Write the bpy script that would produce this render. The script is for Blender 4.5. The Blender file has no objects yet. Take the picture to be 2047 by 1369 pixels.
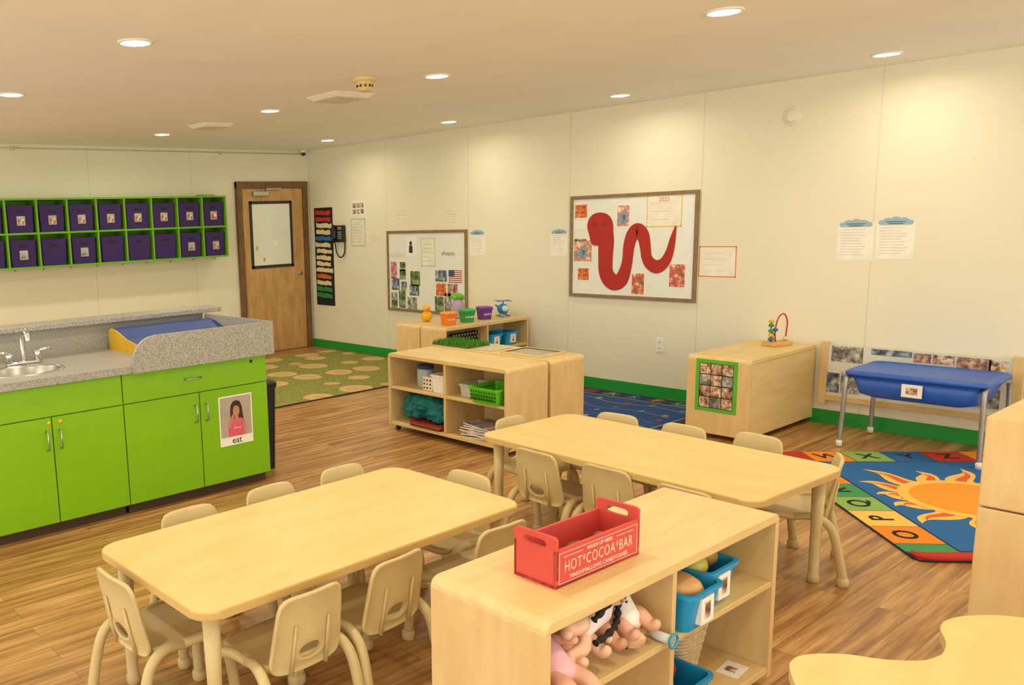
import bpy, bmesh, math, random
from mathutils import Matrix, Vector
from mathutils import noise as mn
random.seed(7)
pi=math.pi
SC=bpy.context.scene
COL=SC.collection
# ------------------------------------------------------------ materials
def lin(h):
    h=h.lstrip('#');o=[]
    for i in (0,2,4):
        c=int(h[i:i+2],16)/255
        o.append(c/12.92 if c<=.04045 else ((c+.055)/1.055)**2.4)
    return (*o,1)
MC={}
def newmat(n):
    m=bpy.data.materials.new(n);m.use_nodes=True
    nt=m.node_tree
    return m,nt,nt.nodes['Principled BSDF']
def coords(nt,scale=(1,1,1),rot=(0,0,0)):
    tc=nt.nodes.new('ShaderNodeTexCoord');mp=nt.nodes.new('ShaderNodeMapping')
    mp.inputs['Scale'].default_value=scale;mp.inputs['Rotation'].default_value=rot
    nt.links.new(tc.outputs['Object'],mp.inputs[0]);return mp.outputs[0]
def noise(nt,vec,scale,detail=3,rough=.5):
    n=nt.nodes.new('ShaderNodeTexNoise');n.inputs['Scale'].default_value=scale
    n.inputs['Detail'].default_value=detail;n.inputs['Roughness'].default_value=rough
    nt.links.new(vec,n.inputs['Vector']);return n
def ramp(nt,fac,stops,interp='LINEAR'):
    r=nt.nodes.new('ShaderNodeValToRGB');r.color_ramp.interpolation=interp
    e=r.color_ramp.elements
    while len(e)<len(stops): e.new(.5)
    for k,(p,c) in enumerate(stops): e[k].position=p;e[k].color=c if len(c)==4 else (*c,1)
    nt.links.new(fac,r.inputs[0]);return r.outputs[0]
def shade(c,k): return (min(c[0]*k,1),min(c[1]*k,1),min(c[2]*k,1),1)
def plain(hexc,rough=.5,metal=0,var=.06,scale=12,emit=0,trans=0,spec=None):
    key=(hexc,rough,metal,var,scale,emit,trans)
    if key in MC: return MC[key]
    m,nt,b=newmat('mat_'+hexc.strip('#'))
    c=lin(hexc)
    v=coords(nt);n=noise(nt,v,scale)
    o=ramp(nt,n.outputs[0],[(.3,shade(c,1-var)),(.7,shade(c,1+var))])
    nt.links.new(o,b.inputs['Base Color'])
    b.inputs['Roughness'].default_value=rough;b.inputs['Metallic'].default_value=metal
    if emit:
        b.inputs['Emission Color'].default_value=c;b.inputs['Emission Strength'].default_value=emit
    if trans:
        b.inputs['Transmission Weight'].default_value=trans;b.inputs['IOR'].default_value=1.2
    MC[key]=m;return m
def wood(name,a,bc,c,sc=(1,12,12),rough=.35,scale=3):
    m,nt,b=newmat(name)
    v=coords(nt,sc);n=noise(nt,v,scale,5,.6)
    o=ramp(nt,n.outputs[0],[(.3,lin(a)),(.5,lin(bc)),(.72,lin(c))])
    nt.links.new(o,b.inputs['Base Color']);b.inputs['Roughness'].default_value=rough
    return m
maple=wood('maple_wood','#dab97a','#e0c287','#e7cb94',(1.2,6,6),.45)
maple_v=wood('maple_wood_vertical','#d8b67a','#debe86','#e5c892',(6,6,1.2),.48)
maple_top=wood('maple_tabletop','#dcbc74','#e1c37e','#e6ca8a',(2,5,5),.4,2)
tanplastic=plain('#cfb985',.45,var=.04)
tanedge=plain('#cfae70',.4,var=.04)
doorwood=wood('door_birch','#b1884f','#c59b63','#d4ab74',(5,5,1.2),.45,3)
framewood=wood('dark_frame_wood','#644529','#755434','#85623f',(10,10,2),.5)
boardframe=wood('grey_oak_frame','#7c6446','#8d7453','#9b8362',(10,10,10),.5)
black=plain('#141416',.5);darkgrey=plain('#2a2a2c',.5)
white=plain('#f3f1ea',.55,var=.02);paper=plain('#f6f3ea',.7,var=.02)
green=plain('#80bb12',.36,var=.03);gframe=plain('#6cab1f',.4,var=.03)
purple=plain('#371f62',.75,var=.12,scale=40)
bluep=plain('#1d9bd6',.35,var=.05);blue=plain('#21418c',.5,var=.05)
chrome=plain('#d8d8da',.12,1,.02);steel=plain('#b9b9b6',.3,1,.05);galv=plain('#a9aaa8',.4,.8,.08)
basegreen=plain('#1f9a3c',.4,var=.04)
def wallmat():
    m,nt,b=newmat('cream_wall_panel');v=coords(nt)
    n=noise(nt,v,1.2,4);o=ramp(nt,n.outputs[0],[(.3,lin('#ebe6ce')),(.7,lin('#f0ebd6'))])
    nt.links.new(o,b.inputs['Base Color']);b.inputs['Roughness'].default_value=.5
    return m
wallM=wallmat();seamM=plain('#e2dcc4',.5,var=.02)
def ceilmat():
    m,nt,b=newmat('ceiling_paint');v=coords(nt)
    n=noise(nt,v,2,4);o=ramp(nt,n.outputs[0],[(.3,lin('#f5f6f0')),(.7,lin('#f9faf5'))])
    nt.links.new(o,b.inputs['Base Color']);b.inputs['Roughness'].default_value=.8
    return m
def floormat():
    m,nt,b=newmat('wood_plank_floor')
    v=coords(nt)
    br=nt.nodes.new('ShaderNodeTexBrick');nt.links.new(v,br.inputs['Vector'])
    br.inputs['Color1'].default_value=(0,0,0,1);br.inputs['Color2'].default_value=(1,1,1,1);br.inputs['Mortar'].default_value=(.5,.5,.5,1)
    br.inputs['Scale'].default_value=1;br.inputs['Brick Width'].default_value=1.0;br.inputs['Row Height'].default_value=.11
    br.inputs['Mortar Size'].default_value=.001;br.offset=.37
    v2=coords(nt,(1.2,19,1))
    add=nt.nodes.new('ShaderNodeVectorMath');add.operation='ADD'
    mul=nt.nodes.new('ShaderNodeVectorMath');mul.operation='SCALE';mul.inputs['Scale'].default_value=9
    nt.links.new(br.outputs['Color'],mul.inputs[0]);nt.links.new(v2,add.inputs[0]);nt.links.new(mul.outputs[0],add.inputs[1])
    n=noise(nt,add.outputs[0],1.5,6,.62)
    g=ramp(nt,n.outputs[0],[(.30,lin('#7a5530')),(.43,lin('#a17342')),(.55,lin('#bc8f55')),(.70,lin('#d6ae76'))])
    mx=nt.nodes.new('ShaderNodeMixRGB');mx.blend_type='MULTIPLY';mx.inputs[0].default_value=1
    tone=ramp(nt,br.outputs['Color'],[(0,(.84,.80,.76)),(1,(1.08,1.06,1.04))])
    nt.links.new(g,mx.inputs[1]);nt.links.new(tone,mx.inputs[2])
    mm=nt.nodes.new('ShaderNodeMixRGB');nt.links.new(br.outputs['Fac'],mm.inputs[0]);nt.links.new(mx.outputs[0],mm.inputs[1]);mm.inputs[2].default_value=lin('#6f4e2e')
    nt.links.new(mm.outputs[0],b.inputs['Base Color']);b.inputs['Roughness'].default_value=.34
    return m
def speckle():
    m,nt,b=newmat('speckled_grey_laminate');v=coords(nt)
    n=noise(nt,v,150,2,.7);o=ramp(nt,n.outputs[0],[(.3,lin('#73706b')),(.45,lin('#9a978f')),(.6,lin('#b0ada6')),(.75,lin('#c9c6bf'))])
    nt.links.new(o,b.inputs['Base Color']);b.inputs['Roughness'].default_value=.4
    return m
lam=speckle()
def photomat(cs,scale=14,seed=0):
    m,nt,b=newmat('printed_photo');v=coords(nt)
    mp=nt.nodes.new('ShaderNodeVectorMath');mp.operation='ADD';mp.inputs[1].default_value=(seed*3.1,seed*1.7,seed*2.3)
    nt.links.new(v,mp.inputs[0]);n=noise(nt,mp.outputs[0],scale,3,.6)
    k=len(cs);o=ramp(nt,n.outputs[0],[(.34+.34*i/(k-1),lin(c)) for i,c in enumerate(cs)])
    nt.links.new(o,b.inputs['Base Color']);b.inputs['Roughness'].default_value=.3
    return m
PH=[photomat(['#33442a','#758b5c','#b9c49a'],22,1),photomat(['#4c3a36','#b0806c','#e3cbb0'],26,2),photomat(['#2c3540','#647b89','#c9d0cc'],22,3),
    photomat(['#8a3d4b','#cb7c90','#ecc7cc'],24,4),photomat(['#8a3c1c','#e0702a','#f4c898'],22,5),photomat(['#30505f','#6ba5bf','#e0805c','#f3e3c3'],18,6),
    photomat(['#4c4c4c','#8f8f88','#dcd9cf'],24,7),photomat(['#56703a','#e0604a','#f4e2c8'],22,8),photomat(['#5a4236','#a07a60','#dcc0a4','#efe6dc'],34,9)]
# ------------------------------------------------------------ mesh builder
def rrect(w,d,r,n=5,cx=0,cy=0):
    o=[]
    for (sx,sy,a0) in ((1,1,0),(-1,1,90),(-1,-1,180),(1,-1,270)):
        for k in range(n+1):
            a=math.radians(a0+90*k/n)
            o.append((cx+sx*(w/2-r)+r*math.cos(a),cy+sy*(d/2-r)+r*math.sin(a)))
    return o
def ell(rx,ry,n=24,cx=0,cy=0): return [(cx+rx*math.cos(2*pi*k/n),cy+ry*math.sin(2*pi*k/n)) for k in range(n)]
def catmull(P,n=6,closed=False):
    P=[Vector(p) for p in P];o=[];N=len(P)
    rng=range(N) if closed else range(N-1)
    for i in rng:
        if closed: a,b,c,d=P[(i-1)%N],P[i],P[(i+1)%N],P[(i+2)%N]
        else: a,b,c,d=P[max(i-1,0)],P[i],P[i+1],P[min(i+2,N-1)]
        for k in range(n):
            t=k/n;o.append(.5*((2*b)+(c-a)*t+(2*a-5*b+4*c-d)*t*t+(3*b-a-3*c+d)*t**3))
    if not closed:o.append(P[-1])
    return o
class M:
    def __init__(s): s.v=[];s.f=[];s.mi=[];s.sm=[];s.mats=[]
    def add(s,vs,fs,m,smooth=False,mx=None):
        if m not in s.mats:s.mats.append(m)
        i=s.mats.index(m);b=len(s.v)
        for p in vs:
            p=Vector(p)
            if mx: p=mx@p
            s.v.append(p)
        for f in fs:s.f.append([b+k for k in f]);s.mi.append(i);s.sm.append(smooth)
        return s
    def box(s,x0,x1,y0,y1,z0,z1,m,bev=0,mx=None,seg=2):
        bm=bmesh.new();bmesh.ops.create_cube(bm,size=1)
        for v in bm.verts:v.co=Vector(((x0+x1)/2+v.co.x*(x1-x0),(y0+y1)/2+v.co.y*(y1-y0),(z0+z1)/2+v.co.z*(z1-z0)))
        if bev:bmesh.ops.bevel(bm,geom=bm.edges[:],offset=bev,segments=seg,profile=.5,affect='EDGES')
        s.addbm(bm,m,False,mx);return s
    def addbm(s,bm,m,smooth=False,mx=None):
        bm.verts.index_update()
        s.add([v.co.copy() for v in bm.verts],[[v.index for v in f.verts] for f in bm.faces],m,smooth,mx);bm.free()
    def prism(s,poly,lo,hi,m,plane='xy',bev=0,mx=None,smooth=False):
        def q(a,b,c): return {'xy':(a,b,c),'xz':(a,c,b),'yz':(c,a,b)}[plane]
        n=len(poly)
        vs=[q(a,b,lo) for a,b in poly]+[q(a,b,hi) for a,b in poly]
        if not bev:
            s.add(vs,[list(range(n))[::-1],list(range(n,2*n))]+[[k,(k+1)%n,n+(k+1)%n,n+k] for k in range(n)],m,smooth,mx);return s
        bm=bmesh.new();V=[bm.verts.new(p) for p in vs]
        bm.faces.new(V[:n][::-1]);bm.faces.new(V[n:])
        for k in range(n):bm.faces.new([V[k],V[(k+1)%n],V[n+(k+1)%n],V[n+k]])
        es=[e for f in bm.faces if len(f.verts)==n and n>4 for e in f.edges] or bm.edges[:]
        bmesh.ops.bevel(bm,geom=list(set(es)),offset=bev,segments=2,profile=.5,affect='EDGES')
        s.addbm(bm,m,smooth,mx);return s
    def loft(s,rings,m,cap0=True,cap1=True,smooth=True,mx=None):
        n=len(rings[0]);vs=[p for r in rings for p in r];fs=[]
        for i in range(len(rings)-1):
            for k in range(n):fs.append([i*n+k,i*n+(k+1)%n,(i+1)*n+(k+1)%n,(i+1)*n+k])
        if cap0:fs.append(list(range(n))[::-1])
        if cap1:fs.append([(len(rings)-1)*n+k for k in range(n)])
        s.add(vs,fs,m,smooth,mx);return s
    def lathe(s,prof,m,c=(0,0,0),seg=24,mx=None,sx=1,sy=1,cap0=True,cap1=True):
        s.loft([[(c[0]+sx*max(r,1e-4)*math.cos(2*pi*k/seg),c[1]+sy*max(r,1e-4)*math.sin(2*pi*k/seg),c[2]+z) for k in range(seg)] for r,z in prof],m,cap0,cap1,True,mx);return s
    def cyl(s,p0,p1,r0,m,r1=None,seg=16,mx=None):
        return s.tube([p0,p1],[r0,r1 if r1 is not None else r0],m,seg,mx)
    def tube(s,P,r,m,seg=12,mx=None):
        P=[Vector(p) for p in P];n=len(P)
        if not isinstance(r,(list,tuple)):r=[r]*n
        T=[(P[min(i+1,n-1)]-P[max(i-1,0)]).normalized() for i in range(n)]
        up=Vector((0,0,1)) if abs(T[0].z)<.9 else Vector((1,0,0))
        N=T[0].cross(up).normalized();rings=[]
        for i in range(n):
            N=(N-T[i]*N.dot(T[i])).normalized();B=T[i].cross(N)
            rings.append([P[i]+(N*math.cos(2*pi*k/seg)+B*math.sin(2*pi*k/seg))*r[i] for k in range(seg)])
        s.loft(rings,m,True,True,True,mx);return s
    def ball(s,c,r,m,seg=16,mx=None):
        if not isinstance(r,(list,tuple)):r=(r,r,r)
        rr=[];h=seg//2
        for i in range(h+1):
            a=-pi/2+pi*i/h;q=max(math.cos(a),.003)
            rr.append([(c[0]+r[0]*q*math.cos(2*pi*k/seg),c[1]+r[1]*q*math.sin(2*pi*k/seg),c[2]+r[2]*math.sin(a)) for k in range(seg)])
        s.loft(rr,m,True,True,True,mx);return s
    def tub(s,w,d,h,m,taper=.85,t=.004,r=.02,lip=.006,mx=None,z=0):
        L=[(w*taper,d*taper,0,0),(w,d,h-.012,0),(w+2*lip,d+2*lip,h-.012,0),(w+2*lip,d+2*lip,h,0),(w-2*t,d-2*t,h,0),(w*taper-2*t,d*taper-2*t,t*1.5,0)]
        s.loft([[(x,y,z+zz) for x,y in rrect(a,b,min(r,a/2.1,b/2.1),4)] for a,b,zz,_ in L],m,True,True,False,mx);return s
    def text(s,body,size,m,mx,align='CENTER',ext=.0008,sx=1,off=0,sp=1):
        cu=bpy.data.curves.new('t','FONT');cu.body=body;cu.size=size;cu.align_x=align;cu.align_y='CENTER';cu.extrude=ext;cu.resolution_u=3;cu.offset=off;cu.space_character=sp
        ob=bpy.data.objects.new('t',cu);COL.objects.link(ob)
        me=ob.to_mesh()
        S=Matrix.Diagonal((sx,1,1,1))
        s.add([S@v.co for v in me.vertices],[list(p.vertices) for p in me.polygons],m,False,mx)
        ob.to_mesh_clear();bpy.data.objects.remove(ob);bpy.data.curves.remove(cu);return s
    def mesh(s,name,recalc=True):
        me=bpy.data.meshes.new(name);me.from_pydata([tuple(p) for p in s.v],[],s.f)
        for m in s.mats:me.materials.append(m)
        for p,i,k in zip(me.polygons,s.mi,s.sm):p.material_index=i;p.use_smooth=k
        if recalc:
            bm=bmesh.new();bm.from_mesh(me);bmesh.ops.recalc_face_normals(bm,faces=bm.faces[:]);bm.to_mesh(me);bm.free()
        me.validate();return me
def FR(x,y,z):
    return Matrix.Translation((x,y,z))@Matrix.Rotation(pi/2,4,'X')
def TR(x,y,z,rz=0,rx=0,ry=0): return Matrix.Translation((x,y,z))@Matrix.Rotation(rz,4,'Z')@Matrix.Rotation(ry,4,'Y')@Matrix.Rotation(rx,4,'X')
def tag(o,label,cat,group):
    o['label']=label;o['category']=cat
    if group:o['group']=group
def thing(name,loc,rz,label,cat,group=None,rot=None):
    o=bpy.data.objects.new(name,None);o.empty_display_size=.05;COL.objects.link(o)
    o.location=loc;o.rotation_euler=rot or (0,0,rz);tag(o,label,cat,group);return o
def part(root,name,m,label=None,loc=(0,0,0),rot=(0,0,0)):
    o=bpy.data.objects.new(name,m.mesh(name) if isinstance(m,M) else m);COL.objects.link(o);o.parent=root;o.location=loc;o.rotation_euler=rot
    if label:o['label']=label
    return o
def solo(name,m,loc,rz,label,cat,group=None,rot=None):
    o=bpy.data.objects.new(name,m.mesh(name) if isinstance(m,M) else m);COL.objects.link(o);o.location=loc;o.rotation_euler=rot or (0,0,rz);tag(o,label,cat,group);return o
def struct(name,m,loc=(0,0,0),rz=0):
    o=bpy.data.objects.new(name,m.mesh(name));COL.objects.link(o);o.location=loc;o.rotation_euler=(0,0,rz);o['kind']='structure';return o
def clone(root,loc,rz,label=None,rot=None):
    def cp(o,par):
        c=o.copy();COL.objects.link(c)
        if par:
            c.parent=par
        for ch in o.children: cp(ch,c)
        return c
    c=cp(root,None);c.location=loc;c.rotation_euler=rot or (0,0,rz)
    if label:c['label']=label
    return c
E=-pi/2
WX=6.57;WY=8.754;CH=2.44
# ------------------------------------------------------------ room
struct('floor',M().box(-2.5,WX+.1,-2.5,WY+.1,-.06,0,floormat()))
struct('ceiling',M().box(-2.5,WX+.1,-2.5,WY+.1,CH,CH+.08,ceilmat()))
struct('wall_east',M().box(WX,WX+.1,-2.5,WY+.1,0,CH,wallM))
struct('wall_north',M().box(-2.5,WX,WY,WY+.1,0,CH,wallM))
struct('baseboard_east',M().box(WX-.008,WX,-2.5,WY-.01,0,.1,basegreen,.002))
struct('baseboard_north',M().box(-2.5,5.48,WY-.008,WY,0,.1,basegreen,.002))
k=1
for y in (7.3,6.07,4.85,3.62,2.40,1.18,-.04):
    struct('trim_%d'%k,M().box(WX-.0008,WX,y-.005,y+.005,.1,CH,seamM));k+=1
for x in (1.26,2.48,3.70,4.92):
    struct('trim_%d'%k,M().box(x-.005,x+.005,WY-.0008,WY,.1,CH,seamM));k+=1
dr=thing('door_1',(5.49,WY,0),0,'','door');del dr['label'];del dr['category'];dr['kind']='structure'
fm=M()
fm.box(0,.075,-.045,.0,0,2.07,framewood,.004).box(.965,1.04,-.045,0,0,2.07,framewood,.004).box(.0,1.04,-.046,0,1.99,2.07,framewood,.004)
part(dr,'door_frame',fm)
dl=M();dl.box(.08,.96,-.03,-.002,.01,1.985,doorwood,.002);leaf=part(dr,'door_leaf',dl)
wn=M();x0,x1,z0,z1=.17,.79,1.04,1.84
for a in((x0,x1,z0,z0+.035),(x0,x1,z1-.035,z1),(x0,x0+.035,z0,z1),(x1-.035,x1,z0,z1)):wn.box(a[0],a[1],-.042,-.03,a[2],a[3],darkgrey,.003)
part(dr,'door_window_frame',wn)
gm=M().box(x0+.03,x1-.03,-.036,-.031,z0+.03,z1-.03,plain('#e9ede0',.15,var=.04,scale=3))
gm.box(.50,.56,-.038,-.036,1.30,1.36,paper).box(.24,.27,-.038,-.036,1.26,1.31,plain('#9fbf5a')).box(.34,.37,-.038,-.036,1.12,1.17,plain('#d7b04a'))
part(dr,'window_pane',gm)
hm=M();hm.ball((.885,-.045,.95),(.03,.012,.03),steel).cyl((.885,-.03,.95),(.885,-.075,.95),.01,steel).tube([(.885,-.075,.95),(.84,-.078,.948),(.79,-.075,.945)],[.01,.009,.008],steel)
part(dr,'door_handle',hm)
cm=M();cm.box(.22,.44,-.075,-.03,1.90,1.955,steel,.005).box(.40,.62,-.075,-.06,1.975,1.99,steel).cyl((.42,-.06,1.94),(.42,-.06,1.985),.008,steel)
part(dr,'door_closer',cm)
pipeM=plain('#cfc7b0',.5)
struct('trim_%d'%k,M().cyl((-2.4,WY-.02,2.40),(6.5,WY-.02,2.40),.005,pipeM).box(2.9,2.93,WY-.03,WY,2.375,2.415,pipeM).box(5.3,5.33,WY-.03,WY,2.375,2.415,pipeM));k+=1
o=thing('security_camera',(6.45,8.66,CH),0,'small white dome security camera at the ceiling corner','camera')
part(o,'mount',M().lathe([(.03,-.03),(.035,0)],white));part(o,'camera_dome',M().ball((0,0,-.04),(.028,.028,.028),darkgrey))
# ------------------------------------------------------------ ceiling fixtures
led=plain('#fff6e0',.5,var=0,emit=14)
L0=thing('recessed_light',(1.93,3.89,CH),0,'round recessed ceiling downlight, switched on','ceiling light','recessed ceiling lights')
part(L0,'trim_ring',M().loft([[(r*math.cos(2*pi*q/32),r*math.sin(2*pi*q/32),z) for q in range(32)] for r,z in((.085,0),(.084,-.006),(.07,-.008),(.068,-.003))],white,False,False))
part(L0,'lamp_lens',M().lathe([(.068,-.003),(.068,-.0045)],led,seg=32))
spots=[(1.93,3.89),(1.92,5.66),(3.95,5.72),(3.94,7.51),(5.94,7.53),(4.01,3.96),(5.99,5.77),(6.02,4.0),(3.98,2.12),(6.04,2.2),(1.93,7.5),(1.93,2.1),(-.1,3.9),(-.1,5.7),(-.1,2.1),(3.98,.3),(1.93,.3),(6.04,.3)]
for i,(x,y) in enumerate(spots):
    if 0<i<10: clone(L0,(x,y,CH),0)
    ld=bpy.data.lights.new('downlight_lamp','AREA');ld.shape='DISK';ld.size=.13;ld.energy=4.6 if x>5.5 else 9;ld.color=(1,.90,.68);ld.spread=math.radians(165)
    lo=bpy.data.objects.new('downlight_lamp',ld);COL.objects.link(lo);lo.location=(x,y,CH-.012)
o=thing('smoke_detector',(3.63,4.21,CH),0,'cream smoke detector with a vented round body','smoke detector')
part(o,'base',M().lathe([(.065,-.025),(.075,-.015),(.075,0)],plain('#e6cf96',.5)))
vm=M().lathe([(.025,-.085),(.045,-.08),(.05,-.06),(.042,-.05),(.05,-.045),(.055,-.03),(.05,-.02)],plain('#dfc488',.5))
for a in range(10):vm.box(-.004,.004,.044,.052,-.06,-.045,black,mx=Matrix.Rotation(a*2*pi/10,4,'Z'))
part(o,'sensor_head',vm)
def vent(x,y,w,label):
    o=thing('ceiling_vent',(x,y,CH),0,label,'vent')
    part(o,'vent_frame',M().loft([[(a,b,z) for a,b in rrect(s,s,.01,2)] for s,z in((w,0),(w-.01,-.006),(w*.78,-.03),(w*.76,-.03))],white,True,True,False))
    g=M()
    for q in range(5):g.box(-w*.36,w*.36,-w*.32+q*w*.16,-w*.32+q*w*.16+.012,-.036,-.031,plain('#d3c8aa'))
    part(o,'vent_louver',g)
vent(3.97,4.87,.36,'square white air vent beside the smoke detector');vent(3.98,6.68,.3,'square white ceiling air diffuser')
# ------------------------------------------------------------ shelf units
def shelf(name,loc,rz,W,D,H,label,divs=(),shelves=(),cat='shelf',back=True,cast=.035,vcol=maple_v):
    o=thing(name,loc,rz,label,cat);t=.022;r=.03
    top=[(0,H-r)]+[(r-r*math.cos(a),H-r+r*math.sin(a)) for a in (.4,.8,1.2,1.57)]+[(W-r+r*math.cos(a),H-r+r*math.sin(a)) for a in (1.57,1.2,.8,.4)]+[(W,H-r)]
    part(o,'top_panel',M().prism(top,0,D,maple,'xz',.003))
    part(o,'side_panel',M().box(0,t,0.001,D-.001,cast,H-r,vcol,.002));part(o,'side_panel',M().box(W-t,W,0.001,D-.001,cast,H-r,vcol,.002))
    part(o,'bottom_panel',M().box(t,W-t,.005,D-.005,cast+.01,cast+.035,maple,.002))
    if back:part(o,'back_panel',M().box(t-.001,W-t+.001,D-.016,D-.002,cast+.005,H-r-.001,maple,.001))
    for d in divs:part(o,'divider',M().box(d-.01,d+.01,.004,D-.017,cast+.036,H-r-.001,vcol,.002))
    for (a,b,z) in shelves:part(o,'shelf_board',M().box(a,b,.006,D-.018,z-.02,z,maple,.002))
    for x in(.05,W-.05):
        for y in(.05,D-.05):
            part(o,'caster',M().cyl((x-.01,y,.018),(x+.01,y,.018),.018,darkgrey).box(x-.013,x+.013,y-.008,y+.008,.02,cast+.012,steel))
    return o
shelf('storage_shelf',(1.57,1.21,0),0,1.18,.39,.60,'low maple open shelf with dolls and blue bins, crate on top',(.575,),((.022,.565,.37),(.585,1.158,.37)))
shelf('storage_shelf',(4.24,4.735,0),E,1.14,.42,.59,'low maple open shelf with baskets, teal cloth and magazines',(.58,),((.022,.57,.34),(.59,1.118,.34)))
shelf('storage_shelf',(5.06,3.595,0),pi/2,1.14,.37,.59,'low maple shelf backing onto another shelf, grass tray on top',(.57,),((.022,.56,.34),(.58,1.118,.34)))
shelf('storage_shelf',(5.40,5.27,0),0,1.13,.31,.61,'maple open shelf near the wall with blue baskets inside',(.56,),((.022,.55,.36),(.57,1.108,.36)))
shelf('storage_shelf',(6.53,5.90,0),pi,1.13,.31,.61,'maple shelf back to back with another, toy buckets on top',(.56,),((.022,.55,.36),(.57,1.108,.36)))
shelf('storage_shelf',(6.55,3.14,0),pi,.95,.44,.57,'closed-back maple shelf with green photo collage on its end',(.47,),((.022,.46,.32),(.48,.928,.32)))
o=thing('storage_cabinet',(3.21,.82,0),E,'tall maple storage cabinet made of two stacked units','cabinet')
part(o,'lower_body',M().box(0,1.2,0,.42,.02,.607,maple_v,.004));part(o,'upper_body',M().box(0,1.2,0,.42,.612,.9,maple_v,.006))
for x in(.05,1.15):
    for y in(.05,.37):part(o,'caster',M().cyl((x-.01,y,.012),(x+.01,y,.012),.012,darkgrey))
# ------------------------------------------------------------ tables
def leg(x,y,h):
    return M().lathe([(.02,0),(.024,.004),(.024,.03),(.02,.036),(.022,h*.5),(.027,h)],tanplastic,(x,y,0),14)
def table(loc,rz,W,D,H,label):
    o=thing('activity_table',loc,rz,label,'table','classroom tables')
    R=rrect(W,D,.07,8);R2=rrect(W+.006,D+.006,.073,8)
    part(o,'tabletop',M().prism(R,H-.03,H,maple_top,'xy',.003));part(o,'edge_band',M().prism(R2,H-.027,H-.004,tanedge,'xy',.003))
    for x in(-1,1):
        for y in(-1,1):part(o,'leg',leg(x*(W/2-.07),y*(D/2-.07),H-.031))
table((1.765,2.355,0),math.radians(.6),1.40,.71,.50,'long low maple table with rounded corners, chairs around it')
table((3.445,2.12,0),math.radians(90-2.6),1.40,.69,.50,'long low maple table beside the open shelves, chairs tucked in')
kp=[(1.98,.83),(2.06,.84),(2.14,.78),(2.19,.70),(2.27,.635),(2.37,.64),(2.48,.685),(2.58,.66),(2.67,.57),(2.72,.40),(2.66,.15),(2.45,-.05),(2.15,-.08),(1.92,.12),(1.80,.45),(1.86,.72)]
kc=[(p.x,p.y) for p in catmull([(a,b,0) for a,b in kp],5,True)]
o=thing('activity_table',(2.2,.3,0),0,'maple table with a wavy curved edge','table')
part(o,'tabletop',M().prism([(a-2.2,b-.3) for a,b in kc],.47,.5,maple_top,'xy',.003))
for x,y in((-.22,.3),(.3,.2),(.2,-.2),(-.15,-.12)):part(o,'leg',leg(x,y,.469))
# ------------------------------------------------------------ chairs
def make_chair(loc,rz):
    o=thing('child_chair',loc,rz,'small beige plastic child chair with slotted back and tube legs','chair','small beige chairs')
    def tw(z):return -.135-.17*(z-.26)
    rings=[]
    for s,z in((.92,.255),(1,.262),(1,.278),(.96,.284),(.80,.278)):rings.append([(x*s,y*s+.01,z) for x,y in rrect(.28,.27,.05,5)])
    part(o,'seat',M().loft(rings,tanplastic))
    cz=.312;N=64;z0,z1=.25,.505
    def outer(a):
        dx,dz=math.cos(a),math.sin(a);lo,hi=0,.5
        for _ in range(24):
            t=(lo+hi)/2;x=dx*t;z=cz+dz*t
            zm=(z0+z1)/2;hh=(z1-z0)/2;w=.138-.020*(z-z0)/(z1-z0)
            ins=(abs(x)/w)**7+(abs(z-zm)/hh)**7<1
            lo,hi=(t,hi) if ins else (lo,t)
        return lo
    def ring(f,off):
        r=[]
        for k in range(N):
            a=2*pi*k/N;h=1/math.sqrt((math.cos(a)/.042)**2+(math.sin(a)/.025)**2);R=outer(a)
            d=h+(R-h)*f;x=d*math.cos(a);z=cz+d*math.sin(a)
            r.append((x,tw(z)+.25*x*x*4+off,z))
        return r
    rg=[ring(0,-.008),ring(.12,-.012),ring(.22,-.007),ring(.6,-.006),ring(.93,-.006),ring(.97,-.010),ring(1,-.006),ring(1,.003),ring(.95,.006),ring(.6,.006),ring(.12,.006),ring(0,.005),ring(0,-.008)]
    bm=M().loft(rg,tanplastic,False,False)
    for sx in(-1,1):bm.tube([(sx*.066,tw(.25)-.006,.245),(sx*.062,tw(.41)-.007,.41)],[.007,.004],tanplastic,8)
    part(o,'backrest',bm)
    for sx in(-1,1):
        f=catmull([(sx*.135,-.01,.265),(sx*.152,.06,.274),(sx*.160,.12,.242),(sx*.165,.145,.16),(sx*.168,.16,0.03)],6)
        b=catmull([(sx*.135,-.01,.265),(sx*.152,-.08,.280),(sx*.162,-.14,.245),(sx*.168,-.172,.15),(sx*.172,-.195,0.03)],6)
        for q in(f,b):
            n=len(q);m_=M().tube(q,[.016+.003*i/n for i in range(n)],tanplastic,12)
            e=q[-1];m_.lathe([(.022,-.03),(.025,-.024),(.025,0),(.019,.008)],tanplastic,(e.x,e.y,.03),12)
            part(o,'leg',m_)
    return o
def chair_at(bx,by,face,first=[None]):
    a=math.radians(face);rz=a-pi/2;loc=(bx+math.cos(a)*.178,by+math.sin(a)*.178,0)
    if first[0] is None: first[0]=make_chair(loc,rz)
    else: clone(first[0],loc,rz)
for b in ((1.49,2.84,-90),(1.88,2.86,-88),(2.27,2.87,-90),(2.61,2.40,180),(2.23,1.89,88),(1.77,1.93,95),(1.40,1.91,92),(.99,2.43,2),
          (3.96,2.59,183),(3.97,2.22,177),(4.03,1.88,172),(3.06,2.44,-3),(3.06,2.07,-1),(3.03,1.70,-2),(3.50,2.96,-90),(3.88,1.47,115)):
    chair_at(*b)
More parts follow.
